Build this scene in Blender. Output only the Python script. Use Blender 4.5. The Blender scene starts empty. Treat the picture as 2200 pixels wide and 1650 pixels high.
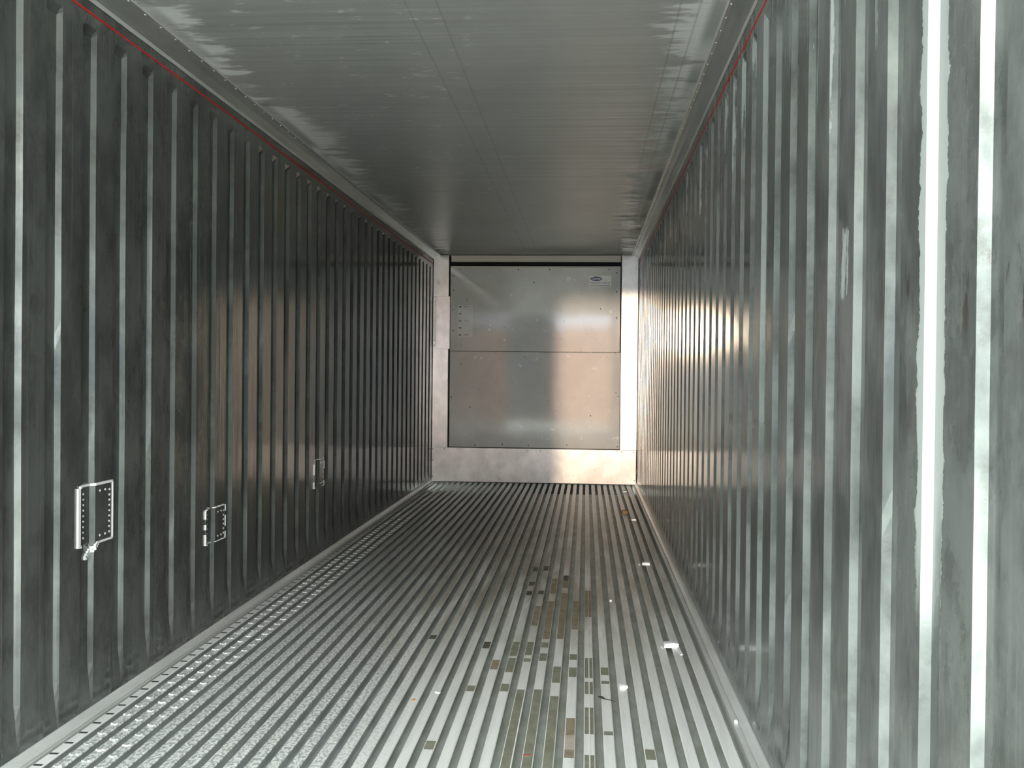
import bpy, math, random
from mathutils import Vector, Matrix, noise as mnoise

random.seed(7)
C = bpy.context.scene.collection
scene = bpy.context.scene

# ------------------------------------------------------------------ dimensions (metres)
XW = 1.145            # half width of the container
CEIL = 2.546
DOOR = 0.10           # y of the doorway, beside the camera
END = 10.90           # y of the bulkhead

# ------------------------------------------------------------------ camera
F = 2100.0
yaw, pit, rol = -0.0755, -0.0097, 0.0101
cy, sy, cp, sp = math.cos(yaw), math.sin(yaw), math.cos(pit), math.sin(pit)
r0 = Vector((cy, -sy, 0)); f0 = Vector((sy, cy, 0)); z0 = Vector((0, 0, 1))
fwd = f0 * cp + z0 * sp
up0 = f0 * (-sp) + z0 * cp
right = r0 * math.cos(rol) + up0 * math.sin(rol)
up = up0 * math.cos(rol) - r0 * math.sin(rol)
cam = bpy.data.cameras.new('camera'); camo = bpy.data.objects.new('camera', cam); C.objects.link(camo)
cam.sensor_fit = 'HORIZONTAL'; cam.sensor_width = 36.0
cam.lens = 36.0 * F / 2200.0
cam.clip_start = 0.02; cam.clip_end = 500
m = Matrix.Identity(4)
for i in range(3):
    m[i][0] = right[i]; m[i][1] = up[i]; m[i][2] = -fwd[i]
m[0][3], m[1][3], m[2][3] = 0.5762, 0.0, 1.2105
camo.matrix_world = m
scene.camera = camo

# ------------------------------------------------------------------ sky, sun, doorway portal, exposure
w = bpy.data.worlds.new('world'); scene.world = w; w.use_nodes = True
wn = w.node_tree.nodes; wl = w.node_tree.links
bg = wn['Background']
tc = wn.new('ShaderNodeTexCoord'); sep = wn.new('ShaderNodeSeparateXYZ'); rmp = wn.new('ShaderNodeValToRGB')
wl.new(tc.outputs['Generated'], sep.inputs[0]); wl.new(sep.outputs['Z'], rmp.inputs[0]); wl.new(rmp.outputs[0], bg.inputs['Color'])
rmp.color_ramp.elements[0].position = 0.0; rmp.color_ramp.elements[0].color = (0.46, 0.60, 0.80, 1)
_e = rmp.color_ramp.elements.new(0.16); _e.color = (1.0, 1.0, 0.96, 1)
rmp.color_ramp.elements[-1].position = 0.5; rmp.color_ramp.elements[-1].color = (0.82, 0.93, 0.93, 1)
bg.inputs['Strength'].default_value = 1.75
sun = bpy.data.lights.new('sun', 'SUN'); sun.energy = 0.145; sun.angle = 0.022; sun.color = (1.0, 0.75, 0.52)   # low evening sun
suno = bpy.data.objects.new('sun', sun); C.objects.link(suno)
suno.location = (-8, -40, 3)
suno.rotation_euler = Vector((0.132, 1.0, -0.045)).to_track_quat('-Z', 'Y').to_euler()
po = bpy.data.lights.new('doorway_portal', 'AREA'); po.shape = 'RECTANGLE'; po.size = 2.29; po.size_y = 2.55
po.cycles.is_portal = True
poo = bpy.data.objects.new('doorway_portal', po); C.objects.link(poo)
poo.location = (0, DOOR - 0.02, 1.27); poo.rotation_euler = (math.radians(90), 0, 0)
vs = scene.view_settings
vs.view_transform = 'Standard'; vs.look = 'None'; vs.gamma = 1.0; vs.use_curve_mapping = False
vs.exposure = 3.3
scene.cycles.max_bounces = 14; scene.cycles.diffuse_bounces = 8; scene.cycles.glossy_bounces = 10

# ------------------------------------------------------------------ node helpers
class NT:
    def __init__(s, name):
        s.m = bpy.data.materials.new(name); s.m.use_nodes = True
        s.t = s.m.node_tree; s.n = s.t.nodes; s.b = s.n['Principled BSDF']
        s.pos = s.n.new('ShaderNodeNewGeometry').outputs['Position']
        sx = s.n.new('ShaderNodeSeparateXYZ'); s.t.links.new(s.pos, sx.inputs[0])
        s.x, s.y, s.z = sx.outputs
    def put(s, sock, v):
        if isinstance(v, bpy.types.NodeSocket): s.t.links.new(v, sock)
        elif isinstance(v, tuple) and len(v) == 3 and len(sock.default_value) == 4: sock.default_value = (*v, 1)
        else: sock.default_value = v
    def set(s, **k):
        for a, v in k.items(): s.put(s.b.inputs[a.replace('_', ' ')], v)
    def math(s, op, a, b=0.0, c=0.0, clamp=False):
        n = s.n.new('ShaderNodeMath'); n.operation = op; n.use_clamp = clamp
        for i, v in enumerate((a, b, c)): s.put(n.inputs[i], v)
        return n.outputs[0]
    def noise(s, scale, sc=1.0, detail=4.0, rough=0.55, off=(0, 0, 0)):
        mp = s.n.new('ShaderNodeMapping'); s.put(mp.inputs['Vector'], s.pos)
        mp.inputs['Scale'].default_value = scale; mp.inputs['Location'].default_value = off
        n = s.n.new('ShaderNodeTexNoise'); s.put(n.inputs['Vector'], mp.outputs[0])
        n.inputs['Scale'].default_value = sc; n.inputs['Detail'].default_value = detail; n.inputs['Roughness'].default_value = rough
        return n.outputs['Fac']
    def step(s, v, a, b):
        n = s.n.new('ShaderNodeMapRange'); n.interpolation_type = 'SMOOTHSTEP'
        s.put(n.inputs['Value'], v); n.inputs['From Min'].default_value = a; n.inputs['From Max'].default_value = b
        return n.outputs['Result']
    def mix(s, f, a, b):
        n = s.n.new('ShaderNodeMix'); n.data_type = 'RGBA'
        s.put(n.inputs[0], f); s.put(n.inputs[6], a); s.put(n.inputs[7], b)
        return n.outputs[2]
    def lerp(s, f, a, b):
        n = s.n.new('ShaderNodeMix'); n.data_type = 'FLOAT'
        s.put(n.inputs[0], f); s.put(n.inputs[2], a); s.put(n.inputs[3], b)
        return n.outputs[0]
    def bump(s, h, strength, dist):
        n = s.n.new('ShaderNodeBump'); s.put(n.inputs['Height'], h)
        n.inputs['Strength'].default_value = strength; n.inputs['Distance'].default_value = dist
        s.t.links.new(n.outputs[0], s.b.inputs['Normal'])
        return n
    def near(s, v, c, hw, soft):     # 1 inside |v-c|<hw
        d = s.math('ABSOLUTE', s.math('SUBTRACT', v, c))
        return s.math('SUBTRACT', 1.0, s.step(d, hw - soft, hw + soft))

def plain(name, col, rough=0.5, metal=0.0, spec=0.5):
    t = NT(name); t.set(Base_Color=col, Roughness=rough, Metallic=metal, Specular_IOR_Level=spec)
    return t.m

# ------------------------------------------------------------------ materials
def wall_mat(side):
    t = NT('wall_lining_' + side)
    blot = t.noise((1, 2.2, 1.3), 2.5, 8, 0.65, (3 if side == 'left' else 11, 0, 0))
    fine = t.noise((1, 40, 9), 1.0, 5, 0.6)
    streak = t.noise((1, 55, 0.9), 1.0, 4, 0.6)
    v = t.math('ADD', t.math('MULTIPLY', t.step(blot, 0.36, 0.64), 0.6), t.math('MULTIPLY', t.step(fine, 0.3, 0.7), 0.4))
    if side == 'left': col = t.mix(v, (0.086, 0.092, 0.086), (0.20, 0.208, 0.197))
    else: col = t.mix(v, (0.115, 0.122, 0.115), (0.31, 0.325, 0.308))  # same lining; left darker, right lighter, uneven light put into the colour
    col = t.mix(t.math('MULTIPLY', t.step(streak, 0.55, 0.75), 0.25), col, (0.40, 0.40, 0.37))
    # dark scuffs
    scf = t.noise((1, 7, 5), 1.0, 8, 0.72, (0, 5, 2))
    col = t.mix(t.math('MULTIPLY', t.step(scf, 0.52, 0.66), 0.4), col, (0.075, 0.072, 0.065))
    met = t.lerp(t.step(fine, 0.3, 0.7), 0.45, 0.6)
    rough = t.lerp(t.step(blot, 0.3, 0.7), 0.11, 0.20)
    if side == 'right':
        # pale chalky deposit that runs down from the roof in ragged tongues
        dep = t.noise((1, 16, 1.1), 1.0, 7, 0.62, (0, 1.7, 0.4))
        wz = t.step(t.z, 1.45, 2.6)
        msk = t.step(t.math('ADD', dep, t.math('MULTIPLY', wz, 0.16)), 0.66, 0.69)
        msk = t.math('MULTIPLY', msk, t.step(t.z, 1.3, 1.8))
        edge = t.math('MULTIPLY', t.math('SUBTRACT', t.noise((1, 6, 14), 1.0, 6, 0.7), 0.5), 0.06)
        ye = t.math('ADD', t.y, edge)
        g1 = t.near(ye, 1.668, 0.062, 0.003)        # groove filled and smeared with white
        g1 = t.math('MULTIPLY', g1, t.step(t.math('ADD', t.z, t.math('MULTIPLY', t.noise((1, 30, 0.5), 1.0, 2), 0.5)), 1.0, 1.25))
        g2 = t.math('MULTIPLY', t.near(ye, 3.30, 0.15, 0.01), t.step(t.z, 0.9, 1.1))
        rag = t.noise((1, 45, 9), 1.0, 5, 0.7)
        sc = t.math('MULTIPLY', t.near(ye, 2.222, 0.026, 0.004), t.near(t.math('ADD', t.z, t.math('MULTIPLY', rag, 0.08)), 1.505, 0.075, 0.006))
        pale = t.math('MAXIMUM', t.math('MULTIPLY', msk, 0.55), g1)
        pale = t.math('MAXIMUM', pale, t.math('MULTIPLY', g2, 0.30))
        pale = t.math('MAXIMUM', pale, t.math('MULTIPLY', sc, t.step(rag, 0.38, 0.5)))
        col = t.mix(pale, col, (0.33, 0.35, 0.335))
        met = t.math('MULTIPLY', met, t.math('SUBTRACT', 1.0, pale))
        rough = t.lerp(pale, rough, 0.65)
        sm = t.math('MULTIPLY', t.near(t.z, 1.35, 0.07, 0.05), t.step(t.noise((1, 28, 6), 1.0, 6, 0.7, (0, 3, 0)), 0.52, 0.62))
        sm = t.math('MULTIPLY', sm, t.math('SUBTRACT', 1.0, t.step(t.y, 1.8, 2.2)))
        sm = t.math('MULTIPLY', sm, t.math('SUBTRACT', 1.0, pale))
        col = t.mix(t.math('MULTIPLY', sm, 0.7), col, (0.07, 0.05, 0.035))
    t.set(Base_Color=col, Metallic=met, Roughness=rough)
    wav = t.noise((1, 11, 0.35), 1.0, 3, 0.5)
    dent = t.noise((1, 5, 3.0), 1.0, 3, 0.5)
    h = t.math('ADD', t.math('MULTIPLY', wav, 1.0), t.math('MULTIPLY', dent, 0.12))
    t.bump(h, 0.25, 0.006)
    return t.m

def ceil_mat():
    t = NT('ceiling_sheet')
    b = t.noise((1.2, 1, 1), 1.6, 7, 0.6)
    line = t.noise((0.35, 38, 1), 1.0, 4, 0.6)
    v = t.math('ADD', t.math('MULTIPLY', t.step(b, 0.3, 0.7), 0.5), t.math('MULTIPLY', t.step(line, 0.3, 0.7), 0.5))
    col = t.mix(v, (0.45, 0.453, 0.442), (0.55, 0.553, 0.538))
    ax = t.math('ABSOLUTE', t.x)
    fr = t.noise((3.2, 13, 1), 1.0, 7, 0.68, (2.3, 0, 0))
    clump = t.noise((0.3, 1.3, 1), 1.0, 2, 0.5, (0, 4.1, 0))
    m_ = t.step(t.math('ADD', fr, t.math('ADD', t.math('MULTIPLY', t.step(ax, 0.7, 1.08), 0.26), t.math('MULTIPLY', t.math('SUBTRACT', clump, 0.5), 0.6))), 0.66, 0.74)
    m_ = t.math('MULTIPLY', m_, t.step(ax, 0.6, 0.95))
    fl = t.noise((14, 30, 1), 1.0, 3, 0.5, (7, 2, 0))
    fl = t.math('MULTIPLY', t.step(fl, 0.65, 0.69), t.math('SUBTRACT', 1.0, t.step(t.x, -0.2, 0.5)))
    wht = t.math('MAXIMUM', t.math('MULTIPLY', m_, 0.95), t.math('MULTIPLY', fl, 0.7))
    col = t.mix(wht, col, (0.80, 0.81, 0.79))
    drk = t.math('MULTIPLY', t.near(ax, 1.045, 0.03, 0.02), 0.55)
    drk = t.math('MULTIPLY', drk, t.step(clump, 0.4, 0.6))
    for x0 in (-0.088, 0.026, 0.901, 0.972):
        ln = t.math('MULTIPLY', t.near(t.x, x0, 0.004, 0.002), 0.22)
        drk = t.math('MAXIMUM', drk, ln)
    col = t.mix(drk, col, (0.07, 0.07, 0.065))
    t.set(Base_Color=col, Metallic=0.4, Roughness=t.lerp(wht, 0.35, 0.7))
    rip = t.noise((0.25, 16, 1), 1.0, 2, 0.4)
    t.bump(t.math('ADD', rip, t.math('MULTIPLY', line, 0.15)), 0.5, 0.010)
    return t.m

def rail_mat():
    t = NT('floor_rail_aluminium')
    n1 = t.noise((30, 2.0, 1), 1.0, 6, 0.6)
    col = t.mix(t.step(n1, 0.3, 0.75), (0.93, 0.92, 0.895), (0.80, 0.79, 0.755))
    # scaly tread wear on the left half
    fl = t.noise((95, 60, 1), 1.0, 3, 0.6)
    lm = t.math('MULTIPLY', t.math('SUBTRACT', 1.0, t.step(t.x, -0.35, 0.05)), t.step(t.x, -1.06, -1.045))
    col = t.mix(t.math('MULTIPLY', t.math('MULTIPLY', t.step(fl, 0.47, 0.55), lm), 0.72), col, (0.27, 0.29, 0.285))
    # brown dirt mid-floor, then rails grow darker toward the far end
    dn = t.noise((7, 1.1, 1), 1.0, 6, 0.62, (0, 2, 0))
    area = t.math('MULTIPLY', t.near(t.y, 6.6, 2.0, 1.3), t.near(t.x, 0.30, 0.75, 0.5))
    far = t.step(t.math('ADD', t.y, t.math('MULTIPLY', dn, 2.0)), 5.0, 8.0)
    col = t.mix(t.math('MULTIPLY', area, t.step(dn, 0.3, 0.62)), col, (0.27, 0.235, 0.165))
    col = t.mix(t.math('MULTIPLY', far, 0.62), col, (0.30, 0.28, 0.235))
    t.set(Base_Color=col, Metallic=0.1, Roughness=0.42)
    t.bump(t.math('ADD', fl, n1), 0.25, 0.004)
    return t.m

def pan_mat():
    t = NT('floor_gutter')
    n1 = t.noise((12, 5, 1), 1.0, 6, 0.6)
    rt = t.step(t.x, -0.4, 0.4)
    a = t.mix(rt, (0.60, 0.615, 0.60), (0.66, 0.67, 0.63)); b = t.mix(rt, (0.45, 0.465, 0.45), (0.47, 0.475, 0.42))
    col = t.mix(t.step(n1, 0.3, 0.7), a, b)
    t.set(Base_Color=col, Metallic=0.2, Roughness=0.5)
    return t.m

def mud_mat(name, c1, c2):
    t = NT(name); n1 = t.noise((22, 15, 1), 1.0, 6, 0.65)
    t.set(Base_Color=t.mix(t.step(n1, 0.3, 0.7), c1, c2), Roughness=0.6)
    return t.m

def plate_mat(name, c1, c2, rough, metal, aniso=0.0, spots=True):
    t = NT(name)
    n1 = t.noise((6, 1, 5), 1.0, 8, 0.65)
    col = t.mix(t.step(n1, 0.35, 0.65), c1, c2)
    if spots:
        n2 = t.noise((14, 1, 11), 1.0, 7, 0.72, (4, 0, 9))
        col = t.mix(t.math('MULTIPLY', t.step(n2, 0.60, 0.70), 0.5), col, (0.16, 0.155, 0.145))
    t.set(Base_Color=col, Metallic=metal, Roughness=rough)
    if aniso:
        t.b.inputs['Anisotropic'].default_value = aniso
        tg = t.n.new('ShaderNodeTangent'); tg.direction_type = 'UV_MAP'; tg.uv_map = 'flat'
        t.t.links.new(tg.outputs[0], t.b.inputs['Tangent'])
    return t.m

def panel_mat():
    t = NT('bulkhead_panel_paint')
    n1 = t.noise((3, 1, 3), 1.0, 8, 0.6)
    col = t.mix(t.step(n1, 0.35, 0.65), (0.57, 0.58, 0.56), (0.63, 0.635, 0.615))
    n2 = t.noise((16, 1, 14), 1.0, 6, 0.7, (1, 0, 5))
    col = t.mix(t.math('MULTIPLY', t.step(n2, 0.645, 0.69), 0.6), col, (0.14, 0.13, 0.12))
    dent_glint = t.noise((9, 1, 9), 1.0, 3, 0.5, (8, 0, 2))
    col = t.mix(t.math('MULTIPLY', t.step(dent_glint, 0.685, 0.70), 0.7), col, (0.85, 0.85, 0.83))  # pale blotches paint in the glints of small dents
    t.set(Base_Color=col, Metallic=0.0, Roughness=0.07, Specular_IOR_Level=0.5)
    d = t.noise((4, 1, 4), 1.0, 3, 0.5)
    t.bump(d, 0.06, 0.01)
    return t.m

M = {}
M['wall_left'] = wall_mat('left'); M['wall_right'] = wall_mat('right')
M['ceil'] = ceil_mat(); M['rail'] = rail_mat(); M['pan'] = pan_mat()
M['mud'] = mud_mat('olive_mud', (0.19, 0.185, 0.135), (0.28, 0.27, 0.205))
M['mudbrown'] = mud_mat('brown_mud', (0.22, 0.175, 0.115), (0.34, 0.28, 0.20))
M['muddark'] = mud_mat('dark_mud', (0.075, 0.068, 0.05), (0.12, 0.11, 0.085))
M['hole_shade'] = plain('hole_shade_black', (0.03, 0.032, 0.03), 0.7)  # near black, painted shade for the slots and the return pit
M['alu'] = plate_mat('brushed_aluminium', (0.53, 0.518, 0.51), (0.43, 0.42, 0.413), 0.34, 0.85, 0.75)
M['kick'] = plate_mat('kick_aluminium', (0.64, 0.63, 0.62), (0.50, 0.492, 0.485), 0.36, 0.7, 0.75)
M['alu_plain'] = plate_mat('plain_aluminium', (0.42, 0.43, 0.41), (0.31, 0.32, 0.305), 0.35, 0.6, 0, False)
M['edge'] = plain('worn_aluminium_edge', (0.74, 0.74, 0.71), 0.4, 0.4)
M['trim_floor'] = plate_mat('floor_edge_aluminium', (0.78, 0.78, 0.755), (0.62, 0.62, 0.59), 0.45, 0.35, 0, False)
M['cream'] = plain('cream_header', (0.66, 0.64, 0.57), 0.45)
M['panel'] = panel_mat()
M['dark'] = plain('cavity_shade', (0.02, 0.02, 0.018), 0.8)  # shade behind the bulkhead gaps put into the colour
M['sealant'] = plain('white_sealant', (0.80, 0.80, 0.77), 0.55)
M['rivet'] = plain('rivet_metal', (0.72, 0.72, 0.70), 0.3, 0.7)
M['bolt'] = plain('dark_bolt', (0.06, 0.055, 0.05), 0.5, 0.4)
M['red'] = plain('red_line', (0.62, 0.012, 0.01), 0.5)
M['paper'] = plain('white_vinyl', (0.85, 0.85, 0.84), 0.1)
M['chart'] = plain('translucent_chart', (0.72, 0.72, 0.70), 0.1)
M['blue'] = plain('navy_ink', (0.02, 0.03, 0.16), 0.4)
M['ink'] = plain('black_ink', (0.05, 0.055, 0.09), 0.5)
M['foam'] = plain('white_foam', (0.88, 0.88, 0.87), 0.7)
M['leaf'] = plain('dry_leaf', (0.33, 0.20, 0.09), 0.7)
M['twig'] = plain('dark_twig', (0.025, 0.02, 0.018), 0.7)
M['orange'] = plain('orange_crumb', (0.48, 0.24, 0.06), 0.6)
M['rust'] = plain('rust_splinter', (0.20, 0.05, 0.03), 0.6)
M['doorpaint'] = plain('door_inner_skin', (0.42, 0.43, 0.41), 0.4, 0.3)

# ------------------------------------------------------------------ mesh helpers
class MB:
    def __init__(s): s.v = []; s.f = []; s.mi = []; s.mats = []
    def mat(s, m):
        if m not in s.mats: s.mats.append(m)
        return s.mats.index(m)
    def quad(s, a, b, c, d, m=0):
        i = len(s.v); s.v += [a, b, c, d]; s.f.append((i, i+1, i+2, i+3)); s.mi.append(m)
    def box(s, x0, x1, y0, y1, z0, z1, m=0):
        i = len(s.v)
        s.v += [(x, y, z) for z in (z0, z1) for y in (y0, y1) for x in (x0, x1)]
        for f in ((0, 2, 3, 1), (4, 5, 7, 6), (0, 1, 5, 4), (2, 6, 7, 3), (0, 4, 6, 2), (1, 3, 7, 5)):
            s.f.append(tuple(i + k for k in f)); s.mi.append(m)
    def prism(s, prof, y0, y1, m=0, caps=True):
        """closed profile of (x, z), extruded along y"""
        i = len(s.v); n = len(prof)
        s.v += [(x, y0, z) for x, z in prof] + [(x, y1, z) for x, z in prof]
        for k in range(n):
            s.f.append((i+k, i+(k+1) % n, i+n+(k+1) % n, i+n+k)); s.mi.append(m)
        if caps:
            s.f.append(tuple(i+k for k in range(n))[::-1]); s.mi.append(m)
            s.f.append(tuple(i+n+k for k in range(n))); s.mi.append(m)
    def dome(s, c, axis, r, h, seg=8, m=0):
        c = Vector(c); ax = Vector(axis).normalized(); u = ax.orthogonal().normalized(); vv = ax.cross(u)
        i = len(s.v)
        for rr, hh in ((1.0, 0.0), (0.92, 0.45), (0.6, 0.85)):
            for k in range(seg):
                a = 2*math.pi*k/seg
                s.v.append(tuple(c + (u*math.cos(a)+vv*math.sin(a))*r*rr + ax*h*hh))
        s.v.append(tuple(c + ax*h))
        for l in range(2):
            for k in range(seg):
                k2 = (k+1) % seg
                s.f.append((i+l*seg+k, i+l*seg+k2, i+(l+1)*seg+k2, i+(l+1)*seg+k)); s.mi.append(m)
        for k in range(seg):
            s.f.append((i+2*seg+k, i+2*seg+(k+1) % seg, i+3*seg)); s.mi.append(m)
        s.f.append(tuple(i+k for k in range(seg))[::-1]); s.mi.append(m)
    def build(s, name, mats, parent=None, bevel=0.0, smooth=False, uv=None, loc=None):
        me = bpy.data.meshes.new(name)
        if loc:
            L = Vector(loc); s.v = [tuple(Vector(p) - L) for p in s.v]
        me.from_pydata(s.v, [], s.f)
        for mm in (mats if isinstance(mats, (list, tuple)) else [mats]): me.materials.append(M[mm] if isinstance(mm, str) else mm)
        me.polygons.foreach_set('material_index', s.mi)
        if smooth: me.polygons.foreach_set('use_smooth', [True]*len(me.polygons))
        if uv:
            ul = me.uv_layers.new(name='flat')
            for lo in me.loops:
                p = me.vertices[lo.vertex_index].co
                ul.data[lo.index].uv = (p[uv[0]], p[uv[1]])
        me.update()
        o = bpy.data.objects.new(name, me); C.objects.link(o)
        if loc: o.location = loc
        if parent:
            o.parent = parent
            p = parent
            while p is not None: o.location = Vector(o.location) - Vector(p.location); p = p.parent
        if bevel:
            b = o.modifiers.new('bevel', 'BEVEL'); b.width = bevel; b.segments = 2; b.limit_method = 'ANGLE'
        return o

def struct(o): o['kind'] = 'structure'; return o
def tag(o, label, cat, group=None):
    o['label'] = label; o['category'] = cat
    if group: o['group'] = group
    return o
def thing(name, loc, label, cat, group=None):
    o = bpy.data.objects.new(name, None); C.objects.link(o); o.location = loc; o.empty_display_size = 0.1
    return tag(o, label, cat, group)

# ------------------------------------------------------------------ side walls: flat sheet with pressed vertical grooves
PITCH = 0.2237; GW = 0.095; GD = 0.016; FL = 0.0115
GZ1 = 2.40
def groove_far(side, k): return (2.868 if side == 'left' else 1.478) + PITCH*k
def krange(side):
    k0 = -30
    out = []
    for k in range(-30, 60):
        ye = groove_far(side, k)
        if ye - GW > DOOR + 0.03 and ye < END + 0.02: out.append(k)
    return out
def wall_depth(side, y):
    """how far the lining is pressed outward at y (mid height)"""
    k = math.ceil((y - groove_far(side, 0)) / PITCH - 1e-9)
    ye = groove_far(side, k); t_ = y - (ye - GW)
    if t_ <= 0 or t_ >= GW: return 0.0
    return GD*min(1.0, t_/FL, (GW-t_)/FL)

def make_wall(side):
    sg = -1 if side == 'left' else 1
    GZ0 = 0.032 if side == 'left' else 0.07
    ys = [(DOOR, 0.0, None)]
    for k in krange(side):
        ye = groove_far(side, k)
        for off, d in ((-GW, 0), (-GW+FL, 1), (-FL, 1), (0, 0)):
            ys.append((ye+off, d, k))
    ys.append((END+0.28, 0.0, None))
    zs = [-0.06, GZ0, GZ0+0.015, GZ0+0.03, GZ0+0.05] + [GZ0+0.05+i*(GZ1-GZ0-0.08)/46 for i in range(1, 47)] + [GZ1-0.015, GZ1, 2.56]
    b = MB()
    def zf(z):
        if z <= GZ0 or z >= GZ1: return 0.0
        a = min(1.0, (z-GZ0)/0.16); c = min(1.0, (GZ1-z)/0.028)
        return a*c
    for (y, d, k) in ys:
        for z in zs:
            dep = d*GD*zf(z); yy = y
            if k is not None:
                e = mnoise.noise(Vector((y*3.1+(50 if sg > 0 else 0), z*2.3, 0.3)))*0.003
                e += mnoise.noise(Vector((y*7.7, z*9.0, 5.5)))*0.0015
                # forklift dents around two heights
                for zc, amp in ((1.36, 0.009), (0.95, 0.006), (0.55, 0.004)):
                    zz = zc + 0.05*mnoise.noise(Vector((k*1.7+sg*20, zc*5, 9.0)))
                    w_ = math.exp(-((z-zz)/0.035)**2)
                    hit = mnoise.noise(Vector((k*2.9+sg*31, zc*7.0, 2.0)))
                    if hit > 0: e += -amp*hit*1.6*w_*(1 if d == 0 else 0.3)
                yy = y + e*(0.6 if zf(z) > 0 else 0.0)
            x = sg*(XW+dep) + sg*0.0015*mnoise.noise(Vector((y*1.3, z*1.1, 7.0+sg)))
            b.v.append((x, yy, z))
    nz = len(zs)
    for i in range(len(ys)-1):
        for j in range(nz-1):
            q = (i*nz+j, (i+1)*nz+j, (i+1)*nz+j+1, i*nz+j+1)
            b.f.append(q if sg < 0 else q[::-1]); b.mi.append(0)
    # outer skin gives the wall its thickness
    x1 = sg*(XW+0.07)
    b.quad((x1, DOOR, -0.06), (x1, END+0.28, -0.06), (x1, END+0.28, 2.56), (x1, DOOR, 2.56))
    b.quad((sg*XW, DOOR, -0.06), (x1, DOOR, -0.06), (x1, DOOR, 2.56), (sg*XW, DOOR, 2.56))
    return struct(b.build('wall_'+side, 'wall_'+side))
make_wall('left'); make_wall('right')

# ------------------------------------------------------------------ ceiling
b = MB(); b.box(-XW-0.07, XW+0.07, DOOR, END+0.28, CEIL, CEIL+0.08)
struct(b.build('ceiling', 'ceil'))

# ------------------------------------------------------------------ floor of T-shaped rails in one pan
RP = 0.0648
def rail_x(k): return 0.600 + RP*k
MUD = {}   # rail number -> list of (y0, y1, material index)
def mud(k, a, c, mi=2): MUD.setdefault(k, []).append((a, c, mi))
for k, a, c, mi in ((-7, 4.286, 4.393, 4), (-6, 3.983, 4.117, 3), (-7, 3.699, 3.767, 2), (-11, 4.412, 4.477, 4), (-5, 4.182, 4.406, 2),
        (-5, 3.952, 4.151, 2), (-5, 3.711, 3.803, 2), (-4, 4.202, 4.413, 2), (-4, 4.104, 4.153, 2), (-4, 2.0, 3.739, 2),
        (-3, 4.327, 4.411, 2), (-3, 4.124, 4.237, 2), (-3, 2.3, 3.747, 2), (-2, 3.836, 4.05, 2), (-2, 2.4, 3.675, 2),
        (-1, 4.153, 4.238, 2), (-1, 3.916, 4.044, 2), (-1, 3.281, 3.446, 3), (-1, 3.084, 3.155, 3), (-1, 3.155, 3.281, 5),
        (0, 3.911, 4.188, 2), (0, 3.712, 3.862, 2), (0, 3.297, 3.562, 2), (0, 2.7, 3.115, 2), (1, 3.955, 4.058, 2),
        (1, 3.844, 3.88, 2), (1, 3.294, 3.329, 2), (3, 3.095, 3.182, 2), (-8, 3.11, 3.183, 2),
        (-1, 4.652, 5.242, 3), (-2, 4.477, 5.417, 3), (-3, 4.468, 5.223, 3), (-2, 5.56, 5.9, 3),
        (-5, 6.0, 6.13, 4), (-4, 6.03, 6.18, 4), (-2, 5.76, 5.9, 4), (-5, 5.59, 5.70, 4), (-5, 5.35, 5.45, 4), (-4, 5.38, 5.47, 4),
        (-4, 4.7, 5.1, 3), (-3, 5.4, 5.8, 3), (0, 4.9, 5.5, 3)):
    mud(k, a, c, mi)
HW = 0.0185
b = MB()
R_END = 10.86
for k in range(-26, 8):
    xc = rail_x(k); hw = HW if k < 7 else 0.022
    cuts = sorted({DOOR, R_END, *[v for s in MUD.get(k, []) for v in s[:2]]})
    for y0, y1 in zip(cuts[:-1], cuts[1:]):
        ym = (y0+y1)/2; mi = 0
        for a, c, q in MUD.get(k, []):
            if a <= ym <= c: mi = q
        # top plate with softened shoulders
        b.quad((xc-hw+.003, y0, 0), (xc+hw-.003, y0, 0), (xc+hw-.003, y1, 0), (xc-hw+.003, y1, 0), mi)
    for s in (-1, 1):
        pts = ((xc+s*(hw-.003), 0), (xc+s*hw, -.002), (xc+s*hw, -.006), (xc+s*.004, -.008), (xc+s*.004, -.044))
        for p, q in zip(pts[:-1], pts[1:]):
            qd = ((p[0], DOOR, p[1]), (q[0], DOOR, q[1]), (q[0], R_END, q[1]), (p[0], R_END, p[1]))
            b.quad(*(qd if s < 0 else qd[::-1]), 0 if p[1] > -.005 else 1)
    if k in (-4, 0):   # the interlocking seam between two planks stands up as a thin bead
        b.box(xc-0.001 if k == 0 else xc+hw-.004, xc+0.003 if k == 0 else xc+hw, DOOR, R_END, 0, 0.002, 0)
# gutter bottom between the rails, open at the far end into the air return
b.quad((-XW, DOOR, -.045), (XW, DOOR, -.045), (XW, 10.30, -.045), (-XW, 10.30, -.045), 1)
b.quad((-XW, 10.30, -.045), (XW, 10.30, -.045), (XW, 10.30, -.30), (-XW, 10.30, -.30), 6)  # pit faces coloured near black to paint in its shade
b.quad((-XW, 10.30, -.30), (XW, 10.30, -.30), (XW, END+.28, -.30), (-XW, END+.28, -.30), 6)
b.quad((-XW, DOOR, -.10), (XW, DOOR, -.10), (XW, 10.3, -.10), (-XW, 10.3, -.10), 6)
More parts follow.
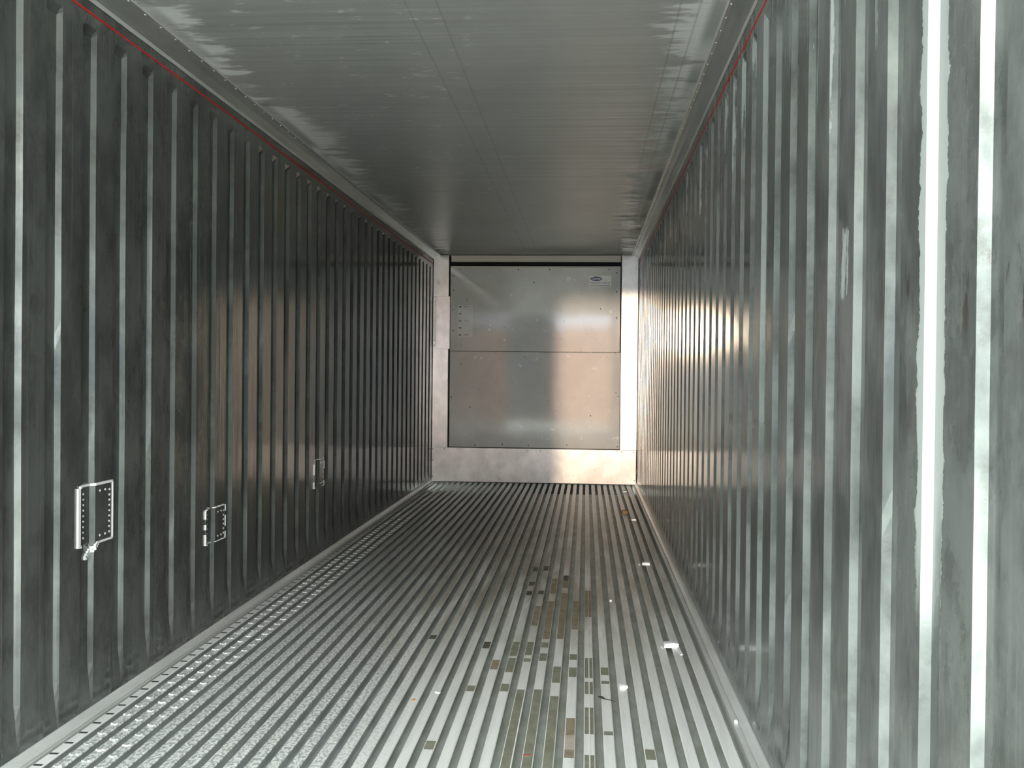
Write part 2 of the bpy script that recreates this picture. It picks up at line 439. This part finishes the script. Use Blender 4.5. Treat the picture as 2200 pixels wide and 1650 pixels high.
# tread: dark bars standing in for shaded slots on the outer left rail, raised crescents on the next three
y = 2.32; n = 0
while y < 10.3:
    xc = rail_x(-26); b.box(xc-.014, xc+.014, y-.006, y+.006, 0, .0006, 6)
    for k in (-25, -24, -23):
        xc = rail_x(k); yy = y + (0.0 if k != -24 else 0.045)
        for j in range(4):
            x0 = xc-.014+j*.007; oy = -0.007*(1-((j-1.5)/1.5)**2)
            b.box(x0, x0+.007, yy+oy-.0045, yy+oy+.0045, 0, .0035, 0)
    y += 0.0908
floor = struct(b.build('floor', ['rail', 'pan', 'mud', 'mudbrown', 'muddark', mud_mat('pinkish_mud', (0.42, 0.34, 0.28), (0.52, 0.45, 0.38)), 'hole_shade']))

# floor edges
b = MB()
b.prism([(-XW, -.045), (-1.112, -.045), (-1.112, .002), (-1.117, .002), (-1.1175, -.006), (-1.1215, -.006), (-1.122, .005), (-1.130, .009), (-1.138, .022), (-1.1405, .030), (-XW, .030)], DOOR, R_END)
struct(b.build('baseboard_left', 'trim_floor'))
b = MB()
b.prism([(XW, -.045), (XW, .030), (1.1405, .030), (1.136, .018), (1.122, .006), (1.1215, -.004), (1.117, -.004), (1.116, .003), (1.100, .002), (1.100, -.045)], DOOR, R_END)
struct(b.build('baseboard_right', 'trim_floor'))

# ------------------------------------------------------------------ coving between walls and ceiling, with its rivets
def cove(sg, nm):
    cd, cw = 0.050, 0.062
    X = lambda d: sg*(XW-d)
    prof = [(X(0), CEIL), (X(0), CEIL-cd-.012), (X(.004), CEIL-cd-.012), (X(.006), CEIL-cd), (X(.010), CEIL-cd+.003),
            (X(cw*.5-.004), CEIL-cd*.5-.006), (X(cw*.5+.004), CEIL-cd*.5+.002), (X(cw-.006), CEIL-.008), (X(cw), CEIL-.008), (X(cw+.018), CEIL-.003), (X(cw+.018), CEIL)]
    b = MB(); b.prism(prof if sg < 0 else prof[::-1], DOOR, END-.035)
    o = struct(b.build(nm, 'alu_plain'))
    for d in (0.004, cw+.017):     # worn bright edges
        pass
    b = MB(); b.box(min(X(.0035), X(.0075)), max(X(.0035), X(.0075)), DOOR, END-.04, CEIL-cd-.014, CEIL-cd+.0015)
    b.build('worn_edge', 'edge', o)['label'] = 'pale worn lower edge'
    b = MB(); b.box(min(X(cw+.013), X(cw+.019)), max(X(cw+.013), X(cw+.019)), DOOR, END-.04, CEIL-.0055, CEIL-.001)
    b.build('worn_edge', 'edge', o)['label'] = 'pale worn upper edge'
    src = None
    for i in range(60):
        yy = 2.6 + i*0.135
        p = (X(cw+.005), yy, CEIL-.0065)
        if src is None:
            b = MB(); b.dome((0, 0, 0), (0, 0, -1), .005, .004); src = b.build('rivet', 'rivet', o, smooth=True); src.location = p
        else:
            c = src.copy(); c.location = p; c.parent = o; C.objects.link(c)
    return o
cove(-1, 'trim_1'); cove(1, 'trim_2')

# red load line along the top of each wall
for sg, lab in ((-1, 'thin red load limit line along the top of the left wall'), (1, 'thin red load limit line along the top of the right wall')):
    b = MB(); z = 2.445 if sg < 0 else 2.428
    x0, x1 = sorted((sg*(XW-.0022), sg*(XW+.001)))
    b.box(x0, x1, DOOR+.02, END-.05, z-.0036, z+.0036)
    tag(b.build('load_line', 'red'), lab, 'load line', 'red load lines')

# ------------------------------------------------------------------ bulkhead at the far end
b = MB(); b.box(-XW, XW, END+.20, END+.28, -.30, CEIL)
struct(b.build('wall_end', 'dark'))

def post(xa, xb, label, loc):
    r = thing('corner_post', loc, label, 'post', 'bulkhead corner posts')
    b = MB(); b.box(xa, xb, END-.03, END+.04, .385, CEIL-.004)
    b.build('post_plate', 'alu', r, bevel=.003, uv=(0, 2))
    return r
pl = post(-XW+.003, -.966, 'left bulkhead corner post with an overlapping riveted plate', (-1.055, END, .385))
b = MB(); b.box(-1.105, -.950, END-.036, END-.030, 1.49, 2.08); b.build('cover_plate', 'alu', pl, bevel=.002, uv=(0, 2))['label'] = 'plain metal plate lapped over the post and the gap'
b = MB(); b.box(-1.140, -1.112, END-.038, END-.030, 1.52, 2.08); b.build('hinge_strip', 'edge', pl, bevel=.002)['label'] = 'bright narrow strip'
for z in (2.045, 1.56):
    b = MB(); b.box(-1.132, -1.108, END-.052, END-.038, z-.02, z+.02); b.build('catch', 'rivet', pl, bevel=.003)['label'] = 'small shiny catch'
pr_ = post(.957, XW-.003, 'right bulkhead corner post, plain bright metal', (1.05, END, .385))

hd = thing('header_rail', (0, END, 2.50), 'cream rail across the top of the bulkhead, above the dark air gap', 'rail')
b = MB(); b.box(-.944, .948, END-.01, END+.03, 2.468, 2.540); b.build('rail_bar', 'cream', hd, bevel=.004)

def bolts(parent, pts, y, r=.007, mat='bolt', lab='small dark bolt'):
    src = None
    for x, z in pts:
        if src is None:
            b = MB(); b.dome((0, 0, 0), (0, -1, 0), r, r*.6); src = b.build('bolt', mat, parent, smooth=True)
            src['label'] = lab
            o = src
        else:
            o = src.copy(); C.objects.link(o); o.parent = parent
        o.location = Vector((x, y, z)) - Vector(parent.location)

PY = END+.004
up_ = thing('access_panel', (0, PY, 1.468), 'upper grey bulkhead panel with a white chart and a blue oval sticker', 'panel', 'grey bulkhead panels')
b = MB(); b.box(-.953, .946, PY, PY+.03, 1.468, 2.421); b.build('panel_sheet', 'panel', up_, bevel=.002)
b = MB(); b.box(-.945, .935, PY-.004, PY+.01, 2.405, 2.421); b.build('top_lip', 'cream', up_, bevel=.0015)['label'] = 'pale worn lip along the top edge'
bolts(up_, [(-.845, 2.385), (-.19, 2.385), (.16, 2.385), (.82, 2.385), (-.92, 2.31), (-.92, 2.15), (-.92, 1.93), (-.92, 1.70), (.90, 2.35), (.905, 2.14), (.905, 1.85), (-.015, 2.24), (.73, 1.95)], PY)
lo = thing('access_panel', (0, PY, .39), 'lower plain grey bulkhead panel below the seam', 'panel', 'grey bulkhead panels')
b = MB(); b.box(-.953, .953, PY, PY+.03, .392, 1.4645); b.build('panel_sheet', 'panel', lo, bevel=.002)
bolts(lo, [(-.66, .415), (-.35, .43), (-.06, .42), (.37, .43), (.93, .42), (-.83, 1.32), (-.72, .84), (.63, .76), (.935, .98), (-.93, .95)], PY)

kp = thing('kick_plate', (0, END, 0), 'wide bright metal kick plate across the foot of the bulkhead', 'plate')
b = MB(); b.box(-XW+.003, 1.138, END-.045, END-.031, .006, .388); b.build('plate_sheet', 'kick', kp, bevel=.003, uv=(0, 2))
bolts(kp, [(-1.13, .37), (-1.13, .245), (-1.13, .06), (-1.0, .37), (-.06, .362), (.08, .362), (1.11, .362), (.98, .365), (1.12, .05)], END-.045, .006)

# chart of printed load levels, part of the upper panel
b = MB(); b.box(-.865, -.698, PY-.0015, PY, 1.622, 1.986); ch = b.build('load_chart', 'chart', up_); ch['label'] = 'pale chart with five lines of tiny print'
rr = random.Random(3)
for i in range(5):
    z = 1.966 - i*.079
    b = MB(); prof = [(-.853, z-.007), (-.826, z-.007), (-.826, z+.002), (-.833, z+.003), (-.834, z+.006), (-.843, z+.006), (-.844, z+.004), (-.853, z+.004)]
    b.prism(prof, PY-.0024, PY-.0015); b.build('print', 'ink', ch)
    if i in (0, 2, 4):
        b = MB(); b.prism([(-.80, z-.003), (-.745 if i else -.76, z-.003), (-.745 if i else -.76, z+.0015), (-.80, z+.0015)], PY-.0022, PY-.0015)
        b.build('print', 'muddark', ch)['label'] = 'faint smaller print'
# maker's sticker, part of the upper panel
b = MB(); b.box(.600, .845, PY-.0015, PY, 2.198, 2.316); st = b.build('sticker', 'paper', up_); st['label'] = 'white sticker with a navy oval and small capitals'
b = MB(); n = 32; cx_, cz_ = .678, 2.283
ring = [(cx_+.066*math.cos(2*math.pi*i/n), cz_+.0245*math.sin(2*math.pi*i/n)) for i in range(n)]
i0 = len(b.v); b.v += [(x, PY-.0026, z) for x, z in ring] + [(x, PY-.0015, z) for x, z in ring]
b.f.append(tuple(range(n))); b.mi.append(0)
for i in range(n): b.f.append((i, i+n, (i+1) % n+n, (i+1) % n)); b.mi.append(0)
b.build('oval', 'blue', st)
def text(body, size, x, z, mat, parent, y, shear=0.0, spacing=1.0, bold=0.0, align='CENTER', nm='lettering'):
    cu = bpy.data.curves.new('txt', 'FONT'); cu.body = body; cu.size = size; cu.shear = shear; cu.space_character = spacing
    cu.align_x = align; cu.align_y = 'CENTER'; cu.extrude = 0.0003; cu.offset = bold
    tmp = bpy.data.objects.new('txt', cu); C.objects.link(tmp)
    dg = bpy.context.evaluated_depsgraph_get()
    me = bpy.data.meshes.new_from_object(tmp.evaluated_get(dg))
    bpy.data.objects.remove(tmp)
    o = bpy.data.objects.new(nm, me); C.objects.link(o); me.materials.clear(); me.materials.append(M[mat])
    o.rotation_euler = (math.pi/2, 0, 0); o.parent = parent
    par = Vector((0, 0, 0)); p = parent
    while p is not None: par += Vector(p.location); p = p.parent
    o.location = Vector((x, y, z)) - par
    return o
text('Carrier', .034, cx_, cz_, 'paper', st, PY-.0030, shear=.25, bold=.0008)
text('TRANSICOLD', .030, .722, 2.235, 'blue', st, PY-.0022, spacing=1.25)
b = MB(); b.box(.610, .830, PY-.0024, PY-.0015, 2.207, 2.2125); b.build('underline', 'ink', st)

# ------------------------------------------------------------------ door leaves added out of view, angled to block sky glare; door sill
def leaf(nm, hx, ux, uy):
    L = 1.12; b = MB(); nx, ny = (-uy*.08, ux*.08) if hx > 0 else (uy*.08, -ux*.08)
    base = [(hx, 0.02), (hx+ux*L, 0.02+uy*L), (hx+ux*L+nx, 0.02+uy*L+ny), (hx+nx, 0.02+ny)]
    b.v = [(x, y, -.05) for x, y in base] + [(x, y, 2.55) for x, y in base]
    for f in ((3, 2, 1, 0), (4, 5, 6, 7), (0, 1, 5, 4), (1, 2, 6, 5), (2, 3, 7, 6), (3, 0, 4, 7)):
        b.f.append(f if hx > 0 else f[::-1]); b.mi.append(0)
    struct(b.build(nm, 'doorpaint', bevel=.01))
leaf('door_1', 1.225, .37, -.93)
leaf('door_2', -1.225, -.10, -.995)
# sill
b = MB(); b.box(-XW-.07, XW+.07, DOOR-.30, DOOR-.002, -.35, -.05); struct(b.build('trim_3', 'trim_floor'))

# ------------------------------------------------------------------ riveted repair plates on the left wall
def patch(name_label, ya, yb, za, zb, bw, tail=None, gaps=False, nr=9, faint=False):
    r = thing('repair_patch', (-XW, (ya+yb)/2, za), name_label, 'repair patch', 'riveted repair patches')
    def xs(y, d): return -(XW+wall_depth('left', y)) + d
    yy = sorted({ya, yb, *[groove_far('left', k)+o_ for k in range(-5, 25) for o_ in (-GW, -GW+FL, -FL, 0) if ya < groove_far('left', k)+o_ < yb]})
    b = MB()
    for a, c in zip(yy[:-1], yy[1:]):
        b.quad((xs(a, .004), a, za), (xs(c, .004), c, za), (xs(c, .004), c, zb), (xs(a, .004), a, zb))
        b.quad((xs(a, -.004), a, za), (xs(c, -.004), c, za), (xs(c, .004), c, za), (xs(a, .004), a, za))
        b.quad((xs(a, .004), a, zb), (xs(c, .004), c, zb), (xs(c, -.004), c, zb), (xs(a, -.004), a, zb))
    for yv in (ya, yb):
        b.quad((xs(yv, -.004), yv, za), (xs(yv, .004), yv, za), (xs(yv, .004), yv, zb), (xs(yv, -.004), yv, zb))
    b.build('patch_plate', 'wall_left', r)
    # bead of sealant round the plate
    b = MB(); rg = random.Random(int(ya*100))
    def strip(a, c, z0_, z1_):
        cut = sorted({a, c, *[v for v in yy if a < v < c]})
        for p, q in zip(cut[:-1], cut[1:]):
            i = len(b.v)
            for v in (p, q):
                for z in (z0_, z1_):
                    b.v += [(xs(v, -.003), v, z), (xs(v, .007), v, z)]
            for f in ((1, 3, 7, 5), (0, 1, 5, 4), (2, 6, 7, 3), (0, 2, 3, 1), (4, 5, 7, 6)):
                b.f.append(tuple(i+k for k in f)); b.mi.append(0)
        if gaps:
            b.build('sealant_bead', 'sealant', r); b.v, b.f, b.mi = [], [], []
    def seg(vals):
        if not gaps: return [vals]
        out = []; a, c = vals; p = a
        while p < c:
            q = min(c, p + rg.uniform(.02, .07)); out.append((p, q)); p = q + (rg.uniform(.03, .08) if faint else rg.uniform(.005, .03))
        return out
    for p, q in seg((za, zb)):
        strip(ya-bw*1.6, ya, p, q)
    for p, q in seg((za, zb)): strip(yb-bw*.3, yb+bw*.4, p, q)
    for p, q in seg((ya, yb)): strip(p, q, zb-bw*.1, zb+bw*.7)
    if tail:
        strip(ya, ya+.035, za-.002, za+.004)
        strip(tail[0], yb, za-bw*.4, za+bw*.3)
        n_ = 7
        for i in range(n_):
            t0 = i/n_; y0 = tail[0]-(tail[0]-tail[1])*t0; y1 = tail[0]-(tail[0]-tail[1])*(t0+1/n_)
            z_ = za - tail[2]*(t0+.5/n_)
            strip(min(y0, y1)-.003, max(y0, y1)+.003, z_-.007, z_+.007)
    else:
        for p, q in seg((ya, yb)): strip(p, q, za-bw*.5, za+bw*.3)
    if not gaps: b.build('sealant_bead', 'sealant', r)['label'] = 'white bead of sealant round the plate'
    pts = [(ya+.050, za+.025+(zb-za-.05)*i/(nr-1)) for i in range(nr)] + [(yb-.022, za+.025+(zb-za-.05)*i/(nr-1)) for i in range(nr)]
    pts += [(ya+(yb-ya)*t_, zv) for t_ in (.60, .77) for zv in (za+.022, zb-.022)]
    src = None
    for yv, zv in pts:
        if src is None:
            b = MB(); b.dome((0, 0, 0), (1, 0, 0), .005, .004); src = b.build('rivet', 'rivet', r, smooth=True); o = src
        else:
            o = src.copy(); C.objects.link(o); o.parent = r
        o.location = Vector((xs(yv, .004), yv, zv)) - Vector(r.location)
    return r
patch('riveted repair patch with a thick white sealant border on the left wall, nearest the door', 3.212, 3.438, .603, .806, .010, tail=(3.335, 3.275, .05))
patch('smaller riveted patch with broken white sealant on the left wall, second from the door', 4.325, 4.560, .418, .575, .006, gaps=True, nr=6)
patch('faint narrow riveted patch on the left wall, farthest from the door', 6.10, 6.33, .47, .647, .003, gaps=True, nr=5, faint=True)

# ------------------------------------------------------------------ litter on the floor
def chip(name, mat, c, size, seed, label, cat, group=None, rot=0.0, z=0.0):
    rg = random.Random(seed); b = MB(); n_ = 7
    sx, sy_, sz = size
    base = [(math.cos(2*math.pi*i/n_)*(1+rg.uniform(-.25, .2)), math.sin(2*math.pi*i/n_)*(1+rg.uniform(-.25, .2))) for i in range(n_)]
    rings = ((.92, 0.0), (1.0, .35), (.9, .8), (.45, 1.0))
    for sc, h in rings:
        for x, y_ in base:
            b.v.append((x*sx*.5*sc+rg.uniform(-.03, .03)*sx, y_*sy_*.5*sc, h*sz*(1+rg.uniform(-.12, .1) if h > .5 else 1)))
    for l in range(3):
        for i in range(n_):
            j = (i+1) % n_
            b.f.append((l*n_+i, l*n_+j, (l+1)*n_+j, (l+1)*n_+i)); b.mi.append(0)
    b.f.append(tuple(range(n_))[::-1]); b.mi.append(0); b.f.append(tuple(range(3*n_, 4*n_))); b.mi.append(0)
    o = b.build(name, mat); o.location = (c[0], c[1], z); o.rotation_euler = (0, 0, rot)
    return tag(o, label, cat, group)
G = 'white foam scraps on the floor'
def slab(name, c, size, label, rot=0.0, cat='foam scrap', tails=()):
    b = MB(); sx, sy_, sz = size
    b.prism([(-sx/2, 0), (sx/2, 0), (sx/2*.96, sz*.9), (sx*.1, sz), (-sx/2*.94, sz*.86)], -sy_/2, sy_/2)
    for (x0, x1, y0, y1, h) in tails: b.box(x0, x1, y0, y1, 0, h)
    o = b.build(name, 'foam', bevel=.002); o.location = (c[0], c[1], 0); o.rotation_euler = (0, 0, rot)
    return tag(o, label, cat, G)
slab('foam_scrap', (.968, 4.40), (.066, .040, .022), 'largest white foam scrap with a torn strip, nearest the door by the right wall', .06, tails=((.020, .034, -.13, -.015, .005),))
slab('foam_scrap', (.973, 6.30), (.050, .045, .018), 'white foam scrap second from the door along the right side of the floor', -.1)
slab('foam_scrap', (.984, 8.22), (.040, .045, .016), 'white foam scrap third along the right side, beyond the brown leaf', .15)
slab('foam_scrap', (.990, 10.22), (.042, .06, .014), 'white foam scrap closest to the foot of the bulkhead', 0)
chip('foam_scrap', 'foam', (.733, 3.80), (.040, .045, .014), 5, 'rounded white scrap lying on a rail above the dark twig', 'foam scrap', G, .5)
chip('foam_sliver', 'foam', (.926, 4.385), (.010, .045, .006), 6, 'thin white sliver left of the largest foam scrap', 'foam sliver', 'white foam slivers', .1)
chip('foam_sliver', 'foam', (.928, 6.29), (.012, .06, .008), 7, 'thin white sliver left of the second foam scrap', 'foam sliver', 'white foam slivers', .1)
chip('foam_crumb', 'foam', (.722, 5.25), (.014, .014, .010), 8, 'tiny white crumb on a middle rail, far beyond the twig', 'crumb', 'white crumbs')
chip('foam_crumb', 'foam', (1.112, 3.45), (.014, .02, .010), 9, 'tiny white crumb against the right wall edge trim', 'crumb', 'white crumbs', 0, .003)
chip('foam_flake', 'foam', (.028, 3.67), (.022, .03, .003), 10, 'flat white flake on a left central rail', 'flake', 'pale flakes', .8)
chip('foam_flake', 'foam', (-1.014, 4.43), (.026, .10, .003), 11, 'pale long flake on the treaded rails by the left wall, nearer the wall', 'flake', 'pale flakes')
chip('foam_flake', 'foam', (-.955, 4.41), (.022, .08, .003), 12, 'pale flake on the treaded rails, one rail right of the long flake', 'flake', 'pale flakes')
chip('dry_leaf', 'leaf', (.924, 8.64), (.052, .11, .028), 13, 'crumpled brown leaf on the floor between two white foam scraps', 'leaf', None, .4)
chip('crumb', 'orange', (-.048, 3.57), (.013, .02, .006), 14, 'orange crumb on a left central rail', 'crumb')
chip('splinter', 'rust', (.402, 3.09), (.024, .008, .004), 15, 'rust red splinter on a muddy rail near the lower edge', 'splinter', None, .3)
# twig with a thicker bud end
b = MB(); pts = [Vector((-.026, .016, .005)), Vector((-.012, .006, .006)), Vector((.0, -.004, .0035)), Vector((.018, -.012, .003)), Vector((.036, -.026, .002))]
rad = (.003, .0055, .002, .0016, .0008); sg_ = 7
for p, q in zip(pts, rad):
    for k in range(sg_):
        a = 2*math.pi*k/sg_; b.v.append((p.x+.5*q*math.cos(a), p.y+q*math.cos(a), p.z+q*math.sin(a)*.8))
for i in range(4):
    for k in range(sg_):
        k2 = (k+1) % sg_; b.f.append((i*sg_+k, i*sg_+k2, (i+1)*sg_+k2, (i+1)*sg_+k)); b.mi.append(0)
b.f.append(tuple(range(sg_))[::-1]); b.mi.append(0); b.f.append(tuple(4*sg_+k for k in range(sg_))); b.mi.append(0)
o = b.build('twig', 'twig', smooth=True); o.location = (.662, 3.655, 0)
tag(o, 'short dark twig lying across a pale rail near the door', 'twig')

# ------------------------------------------------------------------ the yard outside the open door (seen only in reflections)
b = MB(); b.box(-60, 60, -60, 60, -1.45, -1.30); o = struct(b.build('ground', mud_mat('yard_concrete', (0.52, 0.50, 0.46), (0.60, 0.58, 0.53))))
b = MB(); b.box(-1.03, 4.0, -36, -30, -1.3, 3.75)
struct(b.build('wall_yard', plain('pink_render', (0.70, 0.42, 0.33), 0.8)))
b = MB(); b.box(-3.6, -1.04, -31, -30, -1.3, 9.0)  # unseen dark block, added to cut the sun beam and darken reflections
struct(b.build('wall_sun_block', plain('dark_block', (0.06, 0.065, 0.06), 0.8)))
b = MB(); b.box(4.0, 12.0, -37, -29, -1.3, 6.0)  # unseen block, added to hide a bright sky strip from the bulkhead reflection
struct(b.build('wall_sky_block', plain('grey_block', (0.30, 0.28, 0.25), 0.8)))
